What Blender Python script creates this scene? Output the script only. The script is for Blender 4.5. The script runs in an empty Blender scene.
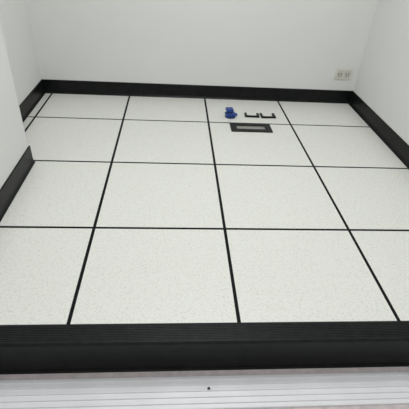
import bpy, bmesh, math
from mathutils import Matrix, Vector
bpy.context.scene.view_settings.view_transform = 'Standard'

# ---------------------------------------------------------------- materials
def mat(name, col, rough=0.5, spec=0.5, metal=0.0):
    m = bpy.data.materials.new(name); m.use_nodes = True
    b = m.node_tree.nodes['Principled BSDF']
    b.inputs['Base Color'].default_value = (*col, 1)
    b.inputs['Roughness'].default_value = rough
    b.inputs['Specular IOR Level'].default_value = spec
    b.inputs['Metallic'].default_value = metal
    return m

def noisy(name, stops, scale, detail=3, rough=0.5, bump=0.0, spec=0.5, rough_amt=0.6):
    m = mat(name, (1, 1, 1), rough, spec)
    nt = m.node_tree; b = nt.nodes['Principled BSDF']
    tc = nt.nodes.new('ShaderNodeTexCoord')
    n = nt.nodes.new('ShaderNodeTexNoise'); n.inputs['Scale'].default_value = scale
    n.inputs['Detail'].default_value = detail; n.inputs['Roughness'].default_value = rough_amt
    nt.links.new(tc.outputs['Object'], n.inputs['Vector'])
    r = nt.nodes.new('ShaderNodeValToRGB')
    r.color_ramp.elements[0].position = stops[0][0]; r.color_ramp.elements[0].color = (*stops[0][1], 1)
    r.color_ramp.elements[1].position = stops[-1][0]; r.color_ramp.elements[1].color = (*stops[-1][1], 1)
    for p, c in stops[1:-1]:
        e = r.color_ramp.elements.new(p); e.color = (*c, 1)
    nt.links.new(n.outputs['Fac'], r.inputs['Fac'])
    nt.links.new(r.outputs['Color'], b.inputs['Base Color'])
    if bump:
        bp = nt.nodes.new('ShaderNodeBump'); bp.inputs['Strength'].default_value = bump
        bp.inputs['Distance'].default_value = 0.001
        nt.links.new(n.outputs['Fac'], bp.inputs['Height']); nt.links.new(bp.outputs['Normal'], b.inputs['Normal'])
    return m

M_wall = noisy('wall_paint', [(0.3, (.770, .772, .765)), (0.7, (.790, .792, .785))], 2.0, 2, 0.7, 0.0, 0.2)
M_ceil = noisy('ceiling_paint', [(0.3, (.80, .80, .80)), (0.7, (.83, .83, .83))], 3, 2, 0.9)
M_black = noisy('black_vinyl', [(0.35, (.004, .005, .005)), (0.65, (.008, .009, .009))], 25, 4, 0.33, 0.0, 0.18)
M_rubber = noisy('black_rubber', [(0.35, (.006, .008, .008)), (0.7, (.013, .015, .015))], 35, 5, 0.42, 0.0, 0.2)
M_seam = mat('seam_trim_black', (.004, .005, .006), 0.5, 0.12)
M_under = noisy('subfloor', [(0.4, (.07, .06, .045)), (0.6, (.11, .095, .07))], 30, 3, 0.9)
M_alu = noisy('white_aluminium', [(0.3, (.77, .77, .80)), (0.7, (.82, .82, .85))], 8, 3, 0.4)
M_pink = noisy('lower_floor_vinyl', [(0.35, (.50, .45, .46)), (0.65, (.62, .56, .57))], 30, 4, 0.6)
M_plate = mat('plate_plastic', (.70, .69, .63), 0.35)
M_socket = mat('socket_plastic', (.60, .59, .53), 0.4)
M_slot = mat('slot_dark', (.10, .10, .09), 0.6)
M_blue = mat('blue_plastic', (.018, .062, .28), 0.35)
M_bluedark = mat('blue_plastic_dark', (.010, .03, .13), 0.4)
M_screw = mat('screw_metal', (.02, .02, .02), 0.4, 0.5, 0.0)

# fleck tile laminate
def tile_material():
    m = mat('speckled_laminate', (.8, .8, .8), 0.38, 0.4)
    nt = m.node_tree; b = nt.nodes['Principled BSDF']
    tc = nt.nodes.new('ShaderNodeTexCoord')
    def noise(scale, det, dist):
        n = nt.nodes.new('ShaderNodeTexNoise'); n.inputs['Scale'].default_value = scale
        n.inputs['Detail'].default_value = det; n.inputs['Distortion'].default_value = dist
        nt.links.new(tc.outputs['Object'], n.inputs['Vector']); return n
    def ramp(a, ca, c, cc):
        r = nt.nodes.new('ShaderNodeValToRGB'); e = r.color_ramp.elements
        e[0].position = a; e[0].color = (*ca, 1); e[1].position = c; e[1].color = (*cc, 1); return r
    n1 = noise(130, 2, 1.0); r1 = ramp(.34, (.69, .695, .65), .47, (.82, .823, .783))
    n2 = noise(220, 1, 0.5); r2 = ramp(.60, (0, 0, 0), .68, (1, 1, 1))
    nt.links.new(n1.outputs['Fac'], r1.inputs['Fac']); nt.links.new(n2.outputs['Fac'], r2.inputs['Fac'])
    mx = nt.nodes.new('ShaderNodeMixRGB'); mx.inputs['Color2'].default_value = (.70, .703, .657, 1)
    nt.links.new(r2.outputs['Color'], mx.inputs['Fac']); nt.links.new(r1.outputs['Color'], mx.inputs['Color1'])
    nt.links.new(mx.outputs['Color'], b.inputs['Base Color'])
    return m
M_tile = tile_material()

# ---------------------------------------------------------------- mesh helpers
def obj_from(bm, name, mats, parent=None, bevel=0, smooth=False):
    me = bpy.data.meshes.new(name); bm.normal_update(); bm.to_mesh(me); bm.free()
    for mm in mats: me.materials.append(mm)
    o = bpy.data.objects.new(name, me); bpy.context.scene.collection.objects.link(o)
    if parent: o.parent = parent
    if bevel:
        md = o.modifiers.new('bevel', 'BEVEL'); md.width = bevel; md.segments = 3; md.limit_method = 'ANGLE'
    if smooth:
        for p in me.polygons: p.use_smooth = True
    return o

def box(bm, x0, x1, y0, y1, z0, z1, mi=0):
    r = bmesh.ops.create_cube(bm, size=1)
    M = Matrix.Translation(((x0+x1)/2, (y0+y1)/2, (z0+z1)/2)) @ Matrix.Diagonal((x1-x0, y1-y0, z1-z0, 1))
    bmesh.ops.transform(bm, matrix=M, verts=r['verts'])
    for f in {f for v in r['verts'] for f in v.link_faces}: f.material_index = mi

def boxobj(name, dims, m, bevel=0, parent=None):
    bm = bmesh.new(); box(bm, *dims); return obj_from(bm, name, [m], parent, bevel)

def extrude_profile(bm, prof, p0, p1, out, mi=0):
    rings = []
    for p in (p0, p1):
        rings.append([bm.verts.new((p[0]+out[0]*d, p[1]+out[1]*d, z)) for d, z in prof])
    n = len(prof)
    fs = []
    for i in range(n):
        j = (i+1) % n
        fs.append(bm.faces.new((rings[0][i], rings[0][j], rings[1][j], rings[1][i])))
    fs.append(bm.faces.new(rings[0][::-1])); fs.append(bm.faces.new(rings[1]))
    for f in fs: f.material_index = mi
    bmesh.ops.recalc_face_normals(bm, faces=fs)

def cyl(bm, r0, r1, h, loc, seg=32, rot=None, mi=0):
    r = bmesh.ops.create_cone(bm, cap_ends=True, segments=seg, radius1=r0, radius2=r1, depth=h)
    M = Matrix.Translation(loc)
    if rot is not None: M = M @ rot
    bmesh.ops.transform(bm, matrix=M, verts=r['verts'])
    for f in {f for v in r['verts'] for f in v.link_faces}: f.material_index = mi

# ---------------------------------------------------------------- dimensions
XL, XR, YB = -1.265, 1.213, 1.668      # recessed left wall, right wall, back wall
XC, YC = -1.04, 0.571                  # pier on the left
YF, YN = -0.536, -0.612                # front of tiles, front of nosing
ZL, ZC = -0.162, 2.25                  # lower floor level, ceiling
YE = -3.2

# ---------------------------------------------------------------- raised floor
bm = bmesh.new()
g = 0.007
xs = [XL, -1.2, -.6, 0, .6, 1.2]; ys = [YF, 0, .6, 1.2, YB]
HX0, HX1, HY0, HY1 = .190, .400, 1.090, 1.155     # cable cut-out
for i in range(5):
    for j in range(4):
        x0 = xs[i] + (g if i else 0); x1 = xs[i+1] - g
        y0 = ys[j] + (g if j else 0); y1 = ys[j+1] - (g if j < 3 else 0)
        if i == 3 and j == 2:
            box(bm, x0, HX0, y0, y1, -.03, 0); box(bm, HX1, x1, y0, y1, -.03, 0)
            box(bm, HX0, HX1, y0, HY0, -.03, 0); box(bm, HX0, HX1, HY1, y1, -.03, 0)
        else:
            box(bm, x0, x1, y0, y1, -.03, 0)
for x in xs[1:]:
    box(bm, x-g, x+g, YF, YB, -.03, -.0006, 1)
for y in ys[1:-1]:
    for i in range(5):
        box(bm, xs[i]+(g if i else 0), xs[i+1]-g, y-g, y+g, -.03, -.0006, 1)
box(bm, 1.2+g, XR, YF, YB, -.03, -.0006, 1)
box(bm, XL, XR, YN+.02, YB, ZL, -.06, 2)
box(bm, XL, XR, YN+.02, YF, -.06, -.004, 2)
floor = obj_from(bm, 'floor', [M_tile, M_seam, M_under])

boxobj('floor_lower', (-2.2, 2.2, YE, YN+.02, ZL-.05, ZL), M_pink)

# ---------------------------------------------------------------- walls / ceiling
boxobj('wall_back', (XL-.1, XR+.1, YB, YB+.1, ZL, ZC), M_wall)
boxobj('wall_left', (XL-.1, XL, YC-.05, YB, ZL, ZC), M_wall)
boxobj('wall_pier', (XL-.1, XC, -.75, YC, ZL, ZC), M_wall)
boxobj('wall_right', (XR, XR+.1, -.75, YB, ZL, ZC), M_wall)
boxobj('wall_corridor_left', (-2.3, -2.2, YE, -.75, ZL, ZC), M_wall)
boxobj('wall_corridor_right', (2.2, 2.3, YE, -.75, ZL, ZC), M_wall)
boxobj('wall_corridor_front_left', (-2.3, XL-.1, -.75, -.65, ZL, ZC), M_wall)
boxobj('wall_corridor_front_right', (XR+.1, 2.3, -.75, -.65, ZL, ZC), M_wall)
boxobj('wall_rear', (-2.3, 2.3, YE-.1, YE, ZL, ZC), M_wall)
boxobj('ceiling', (-2.3, 2.3, YE-.1, YB+.1, ZC, ZC+.1), M_ceil)

# ---------------------------------------------------------------- baseboards (coved vinyl)
H = .104
cove = [(0, 0), (.016, 0), (.0155, .003), (.011, .008), (.0075, .016), (.006, .028), (.006, H-.004), (.004, H), (0, H)]
def skirting(name, p0, p1, out):
    bm = bmesh.new(); extrude_profile(bm, cove, p0, p1, out); return obj_from(bm, name, [M_black])
skirting('baseboard_back', (XL, YB), (XR, YB), (0, -1))
skirting('baseboard_left', (XL, YC), (XL, YB), (1, 0))
skirting('baseboard_right', (XR, YN+.02), (XR, YB), (-1, 0))
bm = bmesh.new()
extrude_profile(bm, cove, (XC, YN+.02), (XC, YC+.012), (1, 0))
extrude_profile(bm, cove, (XL, YC), (XC+.006, YC), (0, 1))
obj_from(bm, 'baseboard_pier', [M_black])

# ---------------------------------------------------------------- step nosing + riser
bm = bmesh.new()
prof = [(YF+.004, -.004), (YF+.004, .002), (YF-.004, .004)]
y = YF-.008
for k in range(9):
    prof += [(y, .004), (y-.001, .003), (y-.0025, .003), (y-.0035, .004)]
    y -= .0068
prof += [(YN+.003, .004), (YN, .001), (YN-.002, -.006), (YN-.002, -.030), (YN+.001, -.034), (YN+.006, -.034), (YN+.006, -.004)]
extrude_profile(bm, prof, (XC+.001, 0), (XR-.001, 0), (0, 1))
rp = [(YN+.02, -.034), (YN+.005, -.034), (YN+.005, ZL+.03), (YN+.004, ZL+.016), (YN+.001, ZL+.007), (YN-.004, ZL+.002), (YN-.004, ZL), (YN+.02, ZL)]
extrude_profile(bm, rp, (XC+.001, 0), (XR-.001, 0), (0, 1), 1)
obj_from(bm, 'trim_step_nosing', [M_rubber, M_black])

# ---------------------------------------------------------------- door sill track
bm = bmesh.new()
y0, y1 = -.757, -.640
pr = [(y1, ZL), (y1, ZL+.006), (y1-.003, ZL+.008)]
yy = y1-.012
for k in range(5):
    pr += [(yy, ZL+.008), (yy-.001, ZL+.013), (yy-.003, ZL+.013), (yy-.004, ZL+.008)]
    yy -= .0215
pr += [(y0+.003, ZL+.008), (y0, ZL+.006), (y0, ZL)]
extrude_profile(bm, pr, (XC+.001, 0), (XR-.001, 0), (0, 1))
for sx in (-.85, -.110, .63):
    cyl(bm, .0058, .0048, .004, (sx, -.689, ZL+.0095), 16, None, 1)
obj_from(bm, 'trim_door_sill', [M_alu, M_screw])

# ---------------------------------------------------------------- cable grommet
bm = bmesh.new()
gx0, gx1, gy0, gy1 = .150, .440, 1.052, 1.188
z0, z1 = 0, .006
box(bm, gx0, HX0+.004, gy0, gy1, z0, z1); box(bm, HX1-.004, gx1, gy0, gy1, z0, z1)
box(bm, HX0+.004, HX1-.004, gy0, HY0+.004, z0, z1); box(bm, HX0+.004, HX1-.004, HY1-.004, gy1, z0, z1)
grom = obj_from(bm, 'cable_grommet', [M_black], None, .0015)

# ---------------------------------------------------------------- U brackets
def u_bracket(name, x0, x1, y, leg, ang):
    w = .016; h = .012; L = x1-x0
    bm = bmesh.new()
    pts = [(0, leg), (0, 0), (L, 0), (L, leg), (L-w, leg), (L-w, w), (w, w), (w, leg)]
    pts = [(px-L/2, py) for px, py in pts]
    lo = [bm.verts.new((a, b, 0)) for a, b in pts]; hi = [bm.verts.new((a, b, h)) for a, b in pts]
    n = len(pts)
    for i in range(n):
        j = (i+1) % n; bm.faces.new((lo[i], lo[j], hi[j], hi[i]))
    bm.faces.new(lo[::-1]); bm.faces.new(hi)
    bmesh.ops.recalc_face_normals(bm, faces=bm.faces[:])
    o = obj_from(bm, name, [M_black], None, .002)
    o.location = ((x0+x1)/2, y, 0); o.rotation_euler = (0, 0, ang)
    return o
u_bracket('pull_handle', .280, .387, 1.304, .064, math.radians(-2))
u_bracket('pull_handle.001', .402, .512, 1.298, .074, math.radians(3))

# ---------------------------------------------------------------- blue suction lifter
root = bpy.data.objects.new('suction_cup_lifter', None); bpy.context.scene.collection.objects.link(root)
def rrect(bm, w, d, z0, z1, cx=0, cy=0):
    box(bm, cx-w/2, cx+w/2, cy-d/2, cy+d/2, z0, z1)
bm = bmesh.new()
bmesh.ops.create_cone(bm, cap_ends=True, segments=36, radius1=.040, radius2=.037, depth=.012, matrix=Matrix.Translation((0, 0, .006)))
obj_from(bm, 'cup', [M_bluedark], root, .002)
bm = bmesh.new(); rrect(bm, .074, .048, .011, .032); obj_from(bm, 'housing', [M_blue], root, .003)
bm = bmesh.new(); rrect(bm, .036, .040, .031, .044, -.006, .004); obj_from(bm, 'handle_stem', [M_bluedark], root, .002)
bm = bmesh.new(); rrect(bm, .052, .050, .043, .064, -.008, .006); obj_from(bm, 'handle_grip', [M_blue], root, .004)
bm = bmesh.new(); rrect(bm, .024, .022, .014, .028, .038, -.008); obj_from(bm, 'lever', [M_blue], root, .003)
root.location = (.168, 1.306, 0); root.rotation_euler = (0, 0, .12)

# ---------------------------------------------------------------- wall outlet
root = bpy.data.objects.new('wall_outlet', None); bpy.context.scene.collection.objects.link(root)
root.location = (1.094, YB, .238)
boxobj('plate', (-.067, .067, -.009, 0, -.042, .042), M_plate, .003, root)
for k, cx in enumerate((-.030, .030)):
    bm = bmesh.new()
    box(bm, cx-.023, cx+.023, -.0115, -.009, -.026, .026, 0)
    box(bm, cx-.013, cx-.007, -.0122, -.0115, -.009, .009, 1)
    box(bm, cx+.007, cx+.013, -.0122, -.0115, -.009, .009, 1)
    box(bm, cx-.004, cx+.004, -.0122, -.0115, -.020, -.014, 1)
    obj_from(bm, 'socket_%d' % (k+1), [M_socket, M_slot], root)

# ---------------------------------------------------------------- ceiling panels added out of view for soft illumination
def panel(name, x, y, sx, sy, power):
    root = bpy.data.objects.new(name, None); bpy.context.scene.collection.objects.link(root)
    root.location = (x, y, ZC)
    bm = bmesh.new()
    f = .02
    box(bm, -sx/2-f, sx/2+f, -sy/2-f, -sy/2, -.02, 0); box(bm, -sx/2-f, sx/2+f, sy/2, sy/2+f, -.02, 0)
    box(bm, -sx/2-f, -sx/2, -sy/2, sy/2, -.02, 0); box(bm, sx/2, sx/2+f, -sy/2, sy/2, -.02, 0)
    obj_from(bm, 'frame', [M_plate], root)
    l = bpy.data.lights.new(name+'_light', 'AREA'); l.shape = 'RECTANGLE'; l.size = sx; l.size_y = sy
    l.energy = power; l.color = (.98, 1.0, .98)
    lo = bpy.data.objects.new('added_area_light', l); bpy.context.scene.collection.objects.link(lo)  # plain area light added inside the unseen panel frame
    lo.parent = root; lo.location = (0, 0, -.012)
panel('added_ceiling_light', 0, .4, 1.2, .6, 20)
panel('added_ceiling_light.001', 0, -1.8, 1.2, .6, 25)

w = bpy.data.worlds.new('world'); bpy.context.scene.world = w; w.use_nodes = True
w.node_tree.nodes['Background'].inputs[0].default_value = (.8, .85, .9, 1)
w.node_tree.nodes['Background'].inputs[1].default_value = .3

# ---------------------------------------------------------------- camera
yaw, pitch, roll, fpx = .0971, .6218, .0702, 394.9353
f = Vector((math.sin(yaw)*math.cos(pitch), math.cos(yaw)*math.cos(pitch), -math.sin(pitch)))
r = f.cross(Vector((0, 0, 1))).normalized(); u = r.cross(f)
r2 = r*math.cos(roll)+u*math.sin(roll); u2 = -r*math.sin(roll)+u*math.cos(roll)
cam = bpy.data.cameras.new('camera'); co = bpy.data.objects.new('camera', cam)
bpy.context.scene.collection.objects.link(co)
m3 = Matrix((r2, u2, -f)).transposed()
co.matrix_world = Matrix.Translation((-.2417, -1.4241, 1.1639)) @ m3.to_4x4()
cam.sensor_width = 36; cam.sensor_fit = 'HORIZONTAL'; cam.lens = fpx/409*36; cam.clip_start = .02
bpy.context.scene.camera = co
